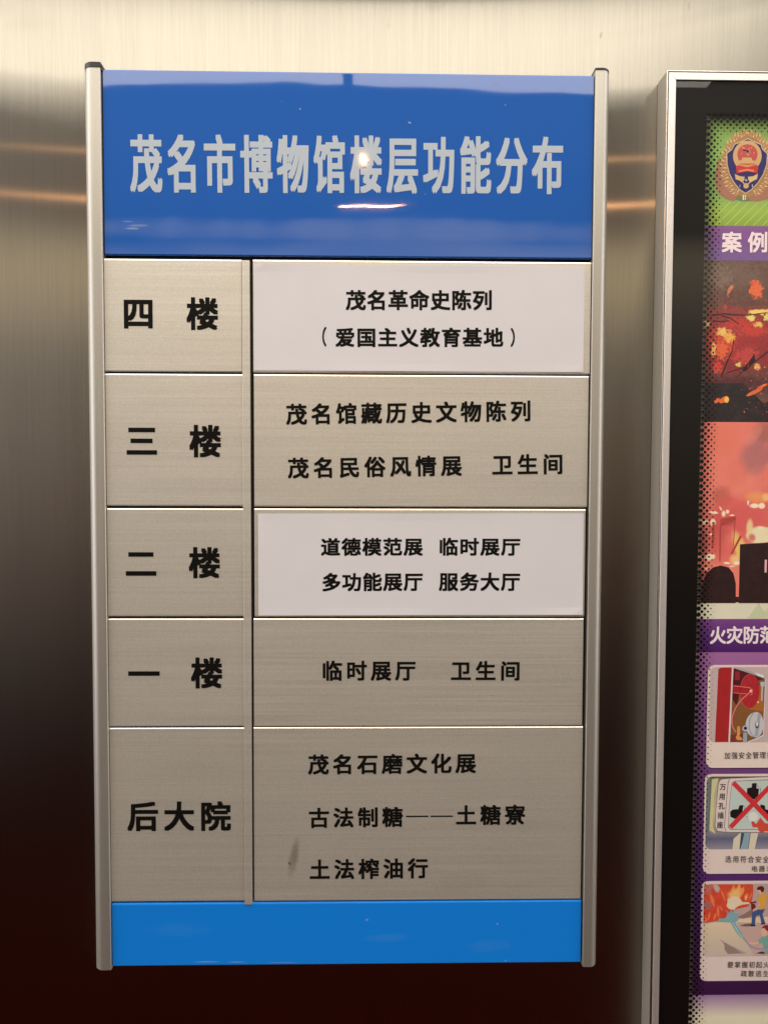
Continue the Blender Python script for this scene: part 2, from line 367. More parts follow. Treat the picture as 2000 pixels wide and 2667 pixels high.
T = {
    'title': ('茂名市博物馆楼层功能分布', (-206.61, 321.44), (204.03, 323.84), (32.64, 58.2)),
    'n4': ('四\u3000楼', (-216.15, 170.15), (-150.51, 170.22), (32.63, 33.42)),
    'n3': ('三\u3000楼', (-213.93, 39.51), (-148.42, 39.38), (32.86, 33.65)),
    'n2': ('二\u3000楼', (-216.01, -87.76), (-150.06, -87.08), (32.68, 32.68)),
    'n1': ('一\u3000楼', (-214.14, -204.13), (-148.5, -203.22), (32.88, 32.88)),
    'n0': ('后大院', (-216.7, -356.14), (-140.52, -356.33), (32.34, 31.93)),
    'a1': ('茂名革命史陈列', (7.0, 185.07), (137.89, 186.04), (20.67, 20.67)),
    'a2': ('爱国主义教育基地', (-3.93, 146.88), (149.6, 147.87), (20.31, 19.92)),
    'a2l': ('（', (-25.35, 147.52), (-25.35, 147.52), (4.36, 20.22)),
    'a2r': ('）', (169.59, 148.0), (169.59, 148.0), (4.4, 19.6)),
    'b1': ('茂名馆藏历史文物陈列', (-54.25, 67.56), (178.88, 72.08), (21.59, 21.79)),
    'b2': ('茂名民俗风情展\u3000卫生间', (-52.51, 11.88), (213.27, 16.99), (21.67, 21.67)),
    'c1': ('道德模范展', (-18.97, -70.41), (67.45, -70.08), (20.1, 18.89)),
    'c1b': ('临时展厅', (104.33, -70.03), (169.79, -69.93), (20.2, 18.99)),
    'c2': ('多功能展厅', (-18.16, -107.33), (67.62, -106.87), (20.14, 19.53)),
    'c2b': ('服务大厅', (104.7, -106.85), (169.95, -106.81), (20.24, 19.64)),
    'd1': ('临时展厅', (-17.33, -201.18), (59.96, -201.09), (21.45, 21.45)),
    'd1b': ('卫生间', (118.41, -201.39), (170.7, -201.47), (21.57, 21.16)),
    'e1': ('茂名石磨文化展', (-31.71, -301.26), (124.32, -300.41), (21.79, 21.58)),
    'e2': ('古法制糖', (-31.13, -358.75), (46.86, -358.12), (21.81, 21.81)),
    'e2d': ('——', (72.89, -357.63), (99.07, -357.55), (24.55, 1.64)),
    'e2b': ('土糖寮', (125.08, -356.64), (177.31, -356.37), (21.75, 21.75)),
    'e3': ('土法榨油行', (-30.42, -414.71), (74.19, -413.93), (21.69, 22.1)),
    'p1': ('案例', (392.7, 245.05), (419.79, 245.29), (20.72, 21.12)),
    'p2': ('火灾防范', (387.12, -161.92), (440.04, -161.55), (17.51, 18.73)),
    'p3': ('加强安全管理扌', (400.11, -290.22), (445.2, -289.77), (6.36, 7.18)),
    'p4': ('选用符合安全', (403.4, -401.9), (443.83, -402.57), (6.39, 7.22)),
    'p5': ('电器禾', (431.68, -412.51), (447.79, -412.61), (6.4, 6.61)),
    'p6': ('要掌握初起火', (408.23, -517.23), (447.02, -517.58), (6.43, 6.85)),
    'p7': ('疏散逃生', (422.96, -527.07), (446.84, -527.29), (6.44, 6.85)),
    'p8': ('万用孔插座', (395.93, -323.84), (393.74, -364.83), (6.37, 6.98)),
}

# ================================================================== the wall
mb = MB(); mb.add([W(-1500, 0, -1549), W(1500, 0, -1549), W(1500, 0, 900), W(-1500, 0, 900)], [[0, 1, 2, 3]], M['wall'])
wall = mb.build('wall'); wall['kind'] = 'structure'
# dust and short scratches are in the steel's own material

# ================================================================== directory sign
sign = empty('directory_sign', 0, -6, -521, 'tall floor directory sign with blue header and aluminium plates, mounted on the brushed steel wall', 'sign')
mb = MB(); mb.box(-251.5, 251.5, -7.5, -0.8, -517, 412, M['tray']); mb.build('backing_tray', sign)

def plate_prof(z0, z1, yf, yb=-8.0, rt=2.5, rb=1.2, steps=5):
    p = [(yb, z0)]
    for i in range(steps + 1):
        t = i / steps * math.pi / 2; p.append((yf + rb - rb * math.sin(t), z0 + rb - rb * math.cos(t)))
    p.append((yf, z0 + rb + 0.25)); p.append((yf, z1 - rt - 0.25))        # keeps the face itself flat
    for i in range(steps + 1):
        t = i / steps * math.pi / 2; p.append((yf + rt - rt * math.cos(t), z1 - rt + rt * math.sin(t)))
    p.append((yb, z1)); return p
def plate(name, x0, x1, z0, z1, mat, yf=-14.0, rt=2.5, rb=1.2):
    mb = MB(); mb.sweep_x(plate_prof(z0, z1, yf, rt=rt, rb=rb), x0, x1, mat)
    if mat.name.startswith('satin'):                 # top edge metal is paler and shinier, its overhead highlight boosted in the colour
        k = mb.mi(M['edge'])
        for q in range(len(mb.f) - 2):
            zs = [mb.v[i][2] - EYE for i in mb.f[q]]
            if min(zs) > (z1 - rt - 0.1) / 1000: mb.m[q] = k
    o = mb.build(name, sign, auto=35); return o

def side_post(x_in, x_out, sgn):
    w = abs(x_out - x_in); pr = [(x_in, -0.8), (x_in, -16.0), (x_in + sgn * 0.5, -16.6)]
    flat = w * 0.42
    pr.append((x_in + sgn * flat, -16.9))
    for i in range(1, 11):
        t = i / 10 * math.pi / 2
        pr.append((x_in + sgn * (flat + (w - flat) * math.sin(t)), -4.4 - 12.5 * math.cos(t)))
    pr.append((x_out, -0.8)); return pr
pl = side_post(-251.2, -270.0, -1); pr_ = side_post(251.4, 268.0, 1)
mb = MB(); mb.sweep_z(pl, -521, 415.5, M['post']); p1 = mb.build('side_post', sign, auto=40)
mb = MB(); mb.sweep_z(pr_, -522, 419.2, M['post']); p2 = mb.build('side_post', sign, auto=40)
def grow(p, k):
    cx = sum(q[0] for q in p) / len(p); return [(cx + (q[0] - cx) * k, q[1] * (k if q[1] < -2 else 1)) for q in p]
mb = MB(); mb.sweep_z(grow(pl, 1.03), 415.5, 420.6, M['black']); mb.box(-252, -249.4, -15.5, -1, 412.8, 418.2, M['black']); mb.build('end_cap', p1, bevel=0.35)
mb = MB(); mb.sweep_z(grow(pr_, 1.03), 419.2, 421.2, M['black']); mb.build('end_cap', p2, bevel=0.3)

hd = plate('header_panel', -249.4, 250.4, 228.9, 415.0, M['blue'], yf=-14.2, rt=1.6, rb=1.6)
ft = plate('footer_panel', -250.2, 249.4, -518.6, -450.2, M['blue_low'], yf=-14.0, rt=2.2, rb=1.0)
a = T['title']; text('title_lettering', a[0], a[1], a[2], a[3], -14.38, M['title'], hd, off=0.036, offz=0.020)

rows = [('r4', 110.7, 226.4, -110.4, -98.6, 250.3), ('r3', -28.0, 109.3, -109.7, -98.1, 249.5), ('r2', -143.6, -29.9, -109.4, -98.2, 248.2),
        ('r1', -260.2, -145.4, -109.6, -99.4, 247.6), ('r0', -448.6, -261.2, -109.8, -99.8, 248.6)]
tn = dict(r4='n4', r3='n3', r2='n2', r1='n1', r0='n0')
for key, z0, z1, xl, xr, xe in rows:
    o = plate('floor_plate', -250.5, xl, z0, z1, M['plate'])
    a = T[tn[key]]; text('lettering', a[0], a[1], a[2], a[3], -14.2, M['ink'], o, off=0.030)
    o = plate('room_plate', xr, xe, z0 - 0.4, z1 + 0.2, M[{'r0': 'plate_smudged', 'r1': 'plate_lined'}.get(key, 'plate')])
    lines = dict(r3=('b1', 'b2'), r1=('d1', 'd1b'), r0=('e1', 'e2', 'e2d', 'e2b', 'e3')).get(key, ())
    for ln in lines:
        a = T[ln]
        if ln == 'e2d':
            mb = MB()
            for cx in (a[1][0], a[2][0]): mb.rect(cx - 11.9, cx + 11.9, a[1][1] - 0.75, a[1][1] + 0.75, -14.2, M['ink'])
            mb.build('dash_lettering', o)
        else: text('lettering', a[0], a[1], a[2], a[3], -14.2, M['ink'], o, off=0.028)

mb = MB(); mb.box(-109.9, -101.9, -15.0, -8.2, -452.2, 224.6, M['plate']); mb.build('divider_strip', sign, bevel=0.6)

def sheet(x0, x1, z0, z1, names, label, tilt=0.0):
    mb = MB(); nx, nz = 34, 14; lift = {}
    def yy(u, v):                                    # edges not fully stuck down
        d = min(u * (x1 - x0), (1 - u) * (x1 - x0), v * (z1 - z0), (1 - v) * (z1 - z0))
        e = max(0.0, 1 - d / 14.0) ** 2
        return -14.36 - e * (0.10 + 0.35 * math.sin(5 * u + 2.3 * v + x0) ** 2 + (0.9 * max(0, u - .86) * max(0, .4 - v) * 14 if tilt else 0.5 * max(0, .12 - u) * max(0, v - .6) * 14))
    g_ = [(W(x0 + (x1 - x0) * i / nx, yy(i / nx, j / nz), z0 + (z1 - z0) * j / nz + tilt * i / nx)) for j in range(nz + 1) for i in range(nx + 1)]
    b_ = [(p[0], p[1] + 0.00012, p[2]) for p in g_]; q = len(g_); w = nx + 1
    fs = [[j * w + i, j * w + i + 1, (j + 1) * w + i + 1, (j + 1) * w + i] for j in range(nz) for i in range(nx)]
    fs += [[q + k for k in f[::-1]] for f in fs]
    rim = [i for i in range(w)] + [j * w + nx for j in range(1, nz + 1)] + [nz * w + i for i in range(nx - 1, -1, -1)] + [j * w for j in range(nz - 1, 0, -1)]
    fs += [[rim[(k + 1) % len(rim)], rim[k], q + rim[k], q + rim[(k + 1) % len(rim)]] for k in range(len(rim))]
    mb.add(g_ + b_, fs, M['paper'])
    o = mb.build('notice_sheet', sign); o['label'] = label
    for ln in names:
        a = T[ln]; text('lettering', a[0], a[1], a[2], a[3], -14.46, M['ink'], o, off=0.030 if len(ln) == 2 or ln.endswith('b') else 0.022, fit=len(a[0]) == 1)
sheet(-97.9, 243.6, 112.5, 220.9, ('a1', 'a2', 'a2l', 'a2r'), 'white printed paper notice covering the plate beside the fourth floor')
sheet(-94.4, 246.4, -142.6, -35.6, ('c1', 'c1b', 'c2', 'c2b'), 'white printed paper notice stuck over the plate beside the second floor', 0.9)

# ================================================================== poster case to the right
CX0, CX1, CZ0, CZ1 = 321.2, 785.0, -740.0, 414.6
case = empty('poster_case', (CX0 + CX1) / 2, -12, CZ0, 'shallow aluminium framed display case with a fire safety poster behind black dotted glass', 'display case')
mb = MB()
for x0, x1, z0, z1 in ((CX0 + .2, CX0 + 3.2, CZ0 + .2, CZ1 - .2), (CX1 - 3.2, CX1 - .2, CZ0 + .2, CZ1 - .2), (CX0 + 3.2, CX1 - 3.2, CZ1 - 3.2, CZ1 - .2), (CX0 + 3.2, CX1 - 3.2, CZ0 + .2, CZ0 + 3.2)):
    mb.box(x0, x1, -25.2, -0.6, z0, z1, M['case_side'])
mb.build('case_body', case, auto=20)
mb = MB(); mb.box(CX0 + 3.3, CX1 - 3.3, -21.0, -1.0, CZ0 + 3.3, CZ1 - 3.3, M['tray']); mb.build('back_panel', case)
bw = 9.2
def bar(pts):                                        # mitred frame bar: outline in x-z, moulded front with a thin step
    mb = MB(); k = len(pts)
    cx = sum(p[0] for p in pts) / k; cz = sum(p[1] for p in pts) / k
    fr = [W(p[0] + (0.25 if p[0] < cx else -0.25), -27.0, p[1] + (0.25 if p[1] < cz else -0.25)) for p in pts]
    mid = [W(p[0], -26.6, p[1]) for p in pts]; bk = [W(p[0], -25.4, p[1]) for p in pts]
    v = fr + mid + bk
    f = [list(range(k))] + [[i, k + i, k + (i + 1) % k, (i + 1) % k] for i in range(k)] + [[k + i, 2 * k + i, 2 * k + (i + 1) % k, k + (i + 1) % k] for i in range(k)]
    mb.add(v, f, M['frame']); return mb.build('frame_bar', case, auto=20)
g = 0.12
o_ = [(CX0, CZ0), (CX1, CZ0), (CX1, CZ1), (CX0, CZ1)]; FX0, FX1, FZ0, FZ1 = CX0 + 2.1, CX1 - 2.1, CZ0 + 1.9, CZ1 - 1.9
o_ = [(FX0, FZ0), (FX1, FZ0), (FX1, FZ1), (FX0, FZ1)]; i_ = [(CX0 + bw, CZ0 + bw), (CX1 - bw, CZ0 + bw), (CX1 - bw, CZ1 - bw), (CX0 + bw, CZ1 - bw)]
bar([(o_[3][0], o_[3][1] - g), (o_[0][0], o_[0][1] + g), (i_[0][0], i_[0][1] + g), (i_[3][0], i_[3][1] - g)])
bar([(o_[1][0], o_[1][1] + g), (o_[2][0], o_[2][1] - g), (i_[2][0], i_[2][1] - g), (i_[1][0], i_[1][1] + g)])
bar([o_[2], o_[3], i_[3], i_[2]]); bar([o_[0], o_[1], i_[1], i_[0]])
# black strip standing for the shade in the gap between case side and frame
mb = MB()
for x0, x1, z0, z1 in ((CX0 + 1.2, CX0 + 4.6, CZ0 + 1.2, CZ1 - 1.2), (CX1 - 4.6, CX1 - 1.2, CZ0 + 1.2, CZ1 - 1.2), (CX0 + 4.6, CX1 - 4.6, CZ1 - 4.6, CZ1 - 1.2), (CX0 + 4.6, CX1 - 4.6, CZ0 + 1.2, CZ0 + 4.6)):
    mb.box(x0, x1, -25.5, -25.15, z0, z1, M['black'])
mb.build('shadow_gap', case)
mb = MB()
for x0, x1, z0, z1 in ((CX0 - .1, CX0 + 1.1, CZ0, CZ1), (CX1 - 1.1, CX1 + .1, CZ0, CZ1), (CX0 + 1.1, CX1 - 1.1, CZ1 - .9, CZ1 + .1), (CX0 + 1.1, CX1 - 1.1, CZ0 - .1, CZ0 + .9)):
    mb.box(x0, x1, -26.5, -25.2, z0, z1, M['edge'])
mb.build('rim', case, bevel=0.35)
# glass and the black print with its dotted edge
mb = MB(); mb.box(CX0 + 4, CX1 - 4, -25.1, -24.6, CZ0 + 4, CZ1 - 4, M['glass']); mb.build('glass', case)
PX0, PX1, PZ1, PZ0 = 363.6, 742.5, 371.0, -700.0
mb = MB(); yb = -24.2
mb.rect(CX0 + 4, PX0, CZ0 + 4, CZ1 - 4, yb, M['border']); mb.rect(PX1, CX1 - 4, CZ0 + 4, CZ1 - 4, yb, M['border'])
mb.rect(PX0, PX1, PZ1, CZ1 - 4, yb, M['border']); mb.rect(PX0, PX1, CZ0 + 4, PZ0, yb, M['border'])
rad = [2.12, 1.62, 1.42, 1.05, 0.78, 0.36]
z = 372.0; r = 0
while z > PZ0:
    c = 0; x = 365.6 + (3.2 if r % 2 else 0)
    while x < PX1:
        dcol = round((x - 365.6) / 3.2); dtop = max(0, r - 1); dr = round((PX1 - 2 - x) / 3.2); db = max(0, round((z - PZ0) / 3.2) - 1)
        lvl = min(dcol, dtop, dr, db)
        if lvl < 6:
            mb.disc(x, z, rad[lvl], yb, M['border'], 14)
            if lvl == 0 and dcol == 0: mb.disc(x - 0.25, z + 0.1, 2.5, yb + 0.05, M['halo'], 16)
        x += 6.4
    z -= 3.2; r += 1
mb.build('printed_border', case)

# ---------------------------------------------------------------- the poster (flat print): base bands, pictures, cards, lettering
def photo_mat(name, stops, scale, stretch=(1, 1, 1), grain=0.5, zgrad=None):
    m, n, out = newmat(name)
    b = n.n('ShaderNodeBsdfPrincipled'); n.l(b.outputs[0], out.inputs[0])
    t = noise(n, objco(n, stretch), scale, 5, 0.6)
    if zgrad:                                        # the printed picture itself changes from top to bottom
        tcn = n.n('ShaderNodeTexCoord'); s = n.n('ShaderNodeSeparateXYZ'); n.l(tcn.outputs['Object'], s.inputs[0])
        t = n.math('ADD', n.math('MULTIPLY', t, 0.62), mrange(n, s.outputs['Z'], EYE + zgrad[0] / 1000, EYE + zgrad[1] / 1000, zgrad[2], zgrad[3]))
    rp = n.ramp([(p, tuple(k * 1.36 for k in lin(*c))) for p, c in stops]); n.l(t, rp.inputs[0])
    gr = noise(n, objco(n), 1500.0, 2)
    c = mix(n, grain, rp.outputs[0], n_gray(n, gr), 'OVERLAY')
    n.l(c, b.inputs['Base Color']); b.inputs['Roughness'].default_value = 0.5; b.inputs['Specular IOR Level'].default_value = 0.2
    return m
def paint(name, base, items, warp=70.0, amt=1.4, grain=0.5, rough=0.5):
    """a printed photograph: a mottled base with soft glowing patches"""
    m, n, out = newmat(name)
    b = n.n('ShaderNodeBsdfPrincipled'); n.l(b.outputs[0], out.inputs[0])
    t = noise(n, objco(n, base[3] if len(base) > 3 else (1, 1, 1)), base[2], 5, 0.65)
    sc = lambda q: tuple(k * 1.36 for k in lin(*q))
    c = mix(n, mrange(n, t, 0.32, 0.68, 0, 1), sc(base[0]), sc(base[1]))
    c = marks(n, c, [(*i[:6], sc(i[6]), *i[7:]) for i in items], warp, amt)
    gr = noise(n, objco(n), 1300.0, 3)
    c = mix(n, grain, c, n_gray(n, gr), 'OVERLAY')
    n.l(c, b.inputs['Base Color']); b.inputs['Roughness'].default_value = rough; b.inputs['Specular IOR Level'].default_value = 0.2
    return m
def n_gray(n, v):
    cc = n.n('ShaderNodeCombineXYZ')
    for i in range(3): n.l(v, cc.inputs[i])
    return cc.outputs[0]
def zramp_mat(name, z0, z1, stops, var=0.06):
    """printed colour ramp running down the sheet"""
    m, n, out = newmat(name)
    b = n.n('ShaderNodeBsdfPrincipled'); n.l(b.outputs[0], out.inputs[0])
    tcn = n.n('ShaderNodeTexCoord'); s = n.n('ShaderNodeSeparateXYZ'); n.l(tcn.outputs['Object'], s.inputs[0])
    t = mrange(n, s.outputs['Z'], EYE + z0 / 1000, EYE + z1 / 1000, 0, 1)
    rp = n.ramp([(p, tuple(k * 1.36 for k in lin(*c))) for p, c in stops]); n.l(t, rp.inputs[0])
    nz = noise(n, objco(n), 55, 3)
    c = mix(n, var, rp.outputs[0], n_gray(n, nz), 'OVERLAY'); n.l(c, b.inputs['Base Color'])
    b.inputs['Roughness'].default_value = 0.5; b.inputs['Specular IOR Level'].default_value = 0.2
    return m
YP = -22.0
def lay(i): return YP - 0.05 * i
green = zramp_mat('poster_green', 371, 262, [(0, (120, 150, 75)), (.35, (150, 188, 105)), (.7, (134, 172, 100)), (.86, (158, 186, 84)), (1, (138, 168, 70))])
purp = zramp_mat('poster_purple', -180, -551, [(0, (160, 104, 160)), (.05, (152, 98, 158)), (.25, (126, 78, 138)), (.40, (100, 58, 112)), (.64, (84, 44, 110)), (.75, (70, 34, 92)), (1, (54, 20, 64))])
cream = zramp_mat('poster_cream', -551, -590, [(0, (150, 118, 160)), (.25, (184, 160, 176)), (.6, (222, 214, 192)), (1, (222, 214, 192))])
band1 = zramp_mat('poster_band', 262, 226, [(0, (140, 96, 150)), (.5, (126, 84, 150)), (1, (112, 84, 150))])
band2 = zramp_mat('poster_band', -145, -180, [(0, (122, 70, 140)), (.5, (92, 44, 124)), (1, (72, 28, 98))])
X1 = PX1 + 3
mb = MB()
L0, R0 = 363.0, X1
mb.rect(L0, R0, 261.8, 374, YP, green); mb.rect(L0, R0, 226.7, 261.8, YP, band1)
mb.rect(L0, R0, -127.4, 226.7, YP, pc(70, 45, 45)); mb.rect(L0, R0, -144.9, -127.4, YP, pc(222, 218, 198)); mb.rect(L0, R0, -180.2, -144.9, YP, band2)
mb.rect(L0, R0, -550.6, -180.2, YP, purp); mb.rect(L0, R0, -704, -550.6, YP, cream)
for k in range(14):                                  # pale slanting rays printed in the green
    x = 366 + k * 9.6; w = 1.3
    mb.poly([(x, 262.2), (x + w, 262.2), (x + w + 24, 286), (x + 24, 286)], lay(1), pc(176, 200, 112))
mb.poly([(437, 345), (452, 372), (456, 372), (439, 345)], lay(1), pc(205, 222, 190)); mb.poly([(430, 345), (445, 372), (448, 372), (432, 345)], lay(1), pc(190, 212, 170))  # pale streaks at upper right: glare on the glass, painted onto the green
for k in range(5): mb.poly([(418 + k * 13, -144.7), (430 + k * 13, -128), (440 + k * 13, -144.7)], lay(1 + .3 * k), pc(198 + 6 * (k % 2), 206, 172))
poster = mb.build('poster', case)

# emblem: gold wreath, blue shield, red disc and scroll
ex, ez, eu = 340.5, 365.4, 0.0537
def E(x, y): return (ex + x * eu, ez - y * eu)
mb = MB()
gold, gold2, rose = pc(206, 168, 118), pc(172, 128, 84), pc(168, 118, 98)
mb.disc(*E(1230, 1010), 33.0, lay(2), pc(112, 132, 96), 40, 24.5)
pts = [E(620, 1000), E(640, 1180), E(700, 1320), E(840, 1420), E(1000, 1470), E(1180, 1440), E(1300, 1450), E(1450, 1470), E(1640, 1420), E(1770, 1330), E(1830, 1180), E(1850, 1000), E(1760, 700), E(1230, 900), E(700, 640)]
mb.poly(pts[:5] + [E(1180, 1200)] , lay(3), rose); mb.poly([E(1250, 1200)] + pts[6:12], lay(3), rose); mb.poly([E(620, 1000), E(1000, 1470), E(1180, 1200), E(900, 900), E(690, 640)], lay(3.5), rose); mb.poly([E(1850, 1000), E(1450, 1470), E(1250, 1200), E(1560, 900), E(1760, 640)], lay(3.5), rose)
mb.poly([E(1230 + 480 * math.sin(t), 760 - 600 * math.cos(t) * (1 if math.cos(t) > 0 else 1.05)) for t in [i * 2 * math.pi / 48 for i in range(48)]], lay(4), gold2)
for s in (-1, 1):
    for k in range(24):                              # wheat ears round the shield
        t = 0.10 + k * 0.118; rr = 1.0
        cx, cy = 1230 + s * 460 * math.sin(t), 770 - 590 * math.cos(t)
        for j, (d, ln) in enumerate(((0.0, 95), (-38, 82), (-75, 70))):
            bx, by = cx + s * d * math.sin(t), cy - d * math.cos(t)
            ux, uy = s * math.sin(t - 0.75), -math.cos(t - 0.75)
            a0, a1, a2 = (bx, by), (bx + ux * ln, by + uy * ln), (bx - uy * 15 + ux * ln * .5, by + ux * 15 + uy * ln * .5)
            a3 = (bx + uy * 15 + ux * ln * .5, by - ux * 15 + uy * ln * .5)
            mb.poly([E(*a0), E(*a2), E(*a1), E(*a3)], lay(5 + 0.3 * (k % 2) + j * .6), [gold, pc(226, 192, 146), pc(190, 148, 100)][(k + j) % 3])
sh = [(1235, 285), (1330, 330), (1500, 395), (1530, 480), (1630, 570), (1620, 780), (1560, 960), (1460, 1120), (1330, 1260), (1215, 1330), (1100, 1260), (980, 1120), (890, 960), (840, 780), (830, 570), (930, 490), (975, 395), (1130, 340)]
cen = (1230, 780)
mb.poly([E(*p) for p in sh], lay(8), pc(214, 190, 160)); mb.poly([E(cen[0] + (p[0] - cen[0]) * .955, cen[1] + (p[1] - cen[1]) * .965) for p in sh], lay(9), pc(52, 46, 104))
mb.disc(*E(1235, 620), 275 * eu, lay(10), gold, 40, 285 * eu)
mb.disc(*E(1235, 590), 195 * eu, lay(11), pc(190, 84, 80), 36, 190 * eu)
for k in range(26): 
    t = random.uniform(0, 6.28); q = random.uniform(0, 150); mb.disc(*E(1235 + q * math.cos(t), 540 + q * .6 * math.sin(t)), random.uniform(10, 24) * eu, lay(11.5), pc(222, 140, 120), 7)
mb.poly([E(1140, 650), E(1310, 650), E(1330, 700), E(1400, 715), E(1400, 760), E(1060, 760), E(1060, 715), E(1120, 700)], lay(12), gold)
mb.poly([E(1020, 830), E(1060, 790), E(1235, 830), E(1420, 780), E(1450, 840), E(1430, 940), E(1235, 910), E(1040, 950)], lay(12.5), pc(196, 62, 56))
mb.poly([E(1080, 890), E(1235, 860), E(1370, 880), E(1370, 915), E(1235, 895), E(1080, 925)], lay(13), pc(236, 128, 90)); mb.line([E(1100, 770), E(1235, 785), E(1380, 768)], 18 * eu, lay(13), pc(214, 110, 80))
mb.poly([E(1000, 960), E(1100, 1000), E(1190, 1010), E(1190, 1060), E(1150, 1120), E(1090, 1080), E(1020, 1060)], lay(12), pc(206, 176, 120))
mb.poly([E(1445, 945), E(1350, 1000), E(1255, 1010), E(1260, 1060), E(1300, 1120), E(1350, 1090), E(1430, 1050)], lay(12), pc(214, 186, 126))
mb.disc(*E(1222, 1180), 52 * eu, lay(13), gold, 18); mb.line([E(1150, 1100), E(1222, 1190), E(1300, 1100)], 22 * eu, lay(12.6), gold); mb.disc(*E(1222, 1075), 22 * eu, lay(13), pc(180, 165, 200), 10)
mb.rect(E(1160, 0)[0], E(1192, 0)[0], E(0, 1450)[1], E(0, 1350)[1], lay(13), pc(236, 214, 176)); mb.rect(E(1206, 0)[0], E(1226, 0)[0], E(0, 1450)[1], E(0, 1350)[1], lay(13), pc(230, 200, 160))
mb.line([E(1105, 1160), E(1100, 1210)], 14 * eu, lay(13), pc(150, 170, 190)); mb.line([E(1340, 1150), E(1345, 1205)], 14 * eu, lay(13), pc(200, 205, 215))
mb.build('emblem', poster)

# first photograph: a burning building at night with bare branches in front
q0x, q0z, qu = 342.9, 225.9, 0.0537
def Q(x, y): return (q0x + x * qu, q0z - y * qu)
def QM(x, y, a, b, lean, k, col, *soft): p = Q(x, y); return (p[0], p[1], a * qu, b * qu, lean, k, col, *soft)
R1, O1, Y1 = (196, 58, 54), (232, 104, 62), (248, 206, 110)
nightm = paint('photo_night_fire', ((84, 58, 56), (112, 78, 72), 110), [
    QM(1000, 250, 900, 330, 0, .8, (112, 88, 82)), QM(700, 300, 300, 300, 0, .5, (134, 116, 106)), QM(2400, 300, 900, 400, 0, .7, (80, 58, 58)),
    QM(1150, 1500, 1500, 800, 0, .95, (168, 50, 54)), QM(2600, 1500, 1500, 800, 0, .9, (150, 46, 52)), QM(900, 1900, 900, 300, 0, .7, (140, 42, 52)),
    QM(1150, 1180, 420, 150, 0, .9, R1), QM(800, 1560, 300, 360, 0, .9, (214, 82, 60)), QM(1400, 1330, 420, 120, 0, .8, (204, 66, 58)), QM(1250, 1800, 300, 220, .3, .75, (206, 76, 72)),
    QM(1420, 540, 145, 185, 0, .95, O1, .55), QM(1350, 430, 50, 70, 0, .8, (220, 84, 70)), QM(920, 540, 55, 150, .35, .85, (214, 130, 100)), QM(840, 880, 60, 60, 0, .6, (206, 76, 74)),
    QM(1520, 960, 260, 55, 0, 1, Y1, .3), QM(1330, 1070, 110, 80, 0, 1, (238, 214, 120), .2), QM(1480, 1200, 110, 60, 0, 1, (240, 190, 104), .2), QM(1640, 1060, 80, 90, 0, 1, (236, 206, 120), .2),
    QM(790, 1350, 120, 100, 0, 1, (240, 194, 112), .2), QM(920, 1440, 140, 120, 0, 1, (240, 176, 88), .2), QM(930, 1330, 90, 60, 0, .9, (226, 130, 84)), QM(780, 1700, 150, 190, 0, .9, (226, 104, 66), .5), QM(620, 1690, 50, 170, 0, 1, (244, 186, 110), .2),
    QM(470, 1200, 90, 80, 0, 1, (232, 190, 130), .2), QM(700, 2020, 110, 160, 0, .9, (216, 72, 62), .3), QM(1110, 1970, 70, 60, 0, 1, (232, 196, 104), .2), QM(1480, 2010, 70, 70, 0, 1, (238, 186, 110), .2),
    QM(1150, 2350, 1200, 200, 0, .8, (84, 40, 48)), QM(2300, 1100, 300, 160, 0, .9, O1), QM(2800, 1500, 300, 200, 0, .9, (236, 150, 80)), QM(1500, 800, 700, 60, 0, .5, (84, 50, 52))], 330.0, 3.4, .75)
mb = MB(); mb.rect(L0, 520, 61.4, 226.7, lay(1), nightm)
fl = [pc(232, 108, 62, var=.25, scale=300), pc(244, 196, 96, var=.2, scale=300), pc(196, 62, 54, var=.3, scale=300), pc(46, 30, 38, var=.2, scale=300)]
def blob(mb, cx, cy, rx_, ry_, lvl, mat, k=11, F=None, jag=.3):
    mb.poly([F(cx + rx_ * math.cos(2 * math.pi * i / k) * random.uniform(1 - jag, 1 + jag * .4), cy + ry_ * math.sin(2 * math.pi * i / k) * random.uniform(1 - jag, 1 + jag * .4)) for i in range(k)], lay(lvl), mat)
br = pc(40, 28, 38, var=.1)
for pts in ([(560, 1030), (800, 1000), (1000, 1020), (1300, 1020), (1640, 970)], [(600, 1140), (780, 1150), (920, 1130)], [(760, 1040), (930, 1080), (1100, 1190)], [(1700, 1700), (1450, 1900), (1200, 2030), (880, 2130)], [(1420, 1770), (1300, 1950), (1120, 2180)], [(780, 2200), (900, 1900), (990, 1700), (1010, 1480)]):
    mb.line([Q(*p) for p in pts], 1.4, lay(4), br, 0.8)
mb.poly([Q(1380, 1830), Q(1420, 1780), Q(1440, 1900), Q(1260, 2090), Q(1150, 2110)], lay(4.1), br)
dk = photo_mat('photo_dark', [(0, (26, 24, 28)), (.5, (44, 38, 42)), (1, (70, 56, 54))], 120, grain=.7)
z_ = Q(0, 2300)[1]
mb.poly([(L0, 61.6), (520, 61.6), (520, 84), (455, 96), (430, 80), (408, 101), (L0, 101)], lay(3.5), dk)
for (x, y, a, b) in ((388, 84, 5, 3.2), (381, 83, 3, 2.5), (420, 92, 9, 2.2), (428, 98, 6, 1.6)): mb.poly([(x + a * math.cos(t), y + b * math.sin(t) + a * .45 * math.cos(t)) for t in [i * .785 for i in range(8)]], lay(4), fl[0])
mb.disc(391, 84, 2.6, lay(4.2), fl[1], 8, 3.4)
for k in range(70):
    x, y = random.uniform(405, 460), random.uniform(68, 125); mb.disc(x, y, random.uniform(.25, .7), lay(4.3), fl[random.choice((0, 2, 2, 1))], 6)
mb.build('picture', poster)

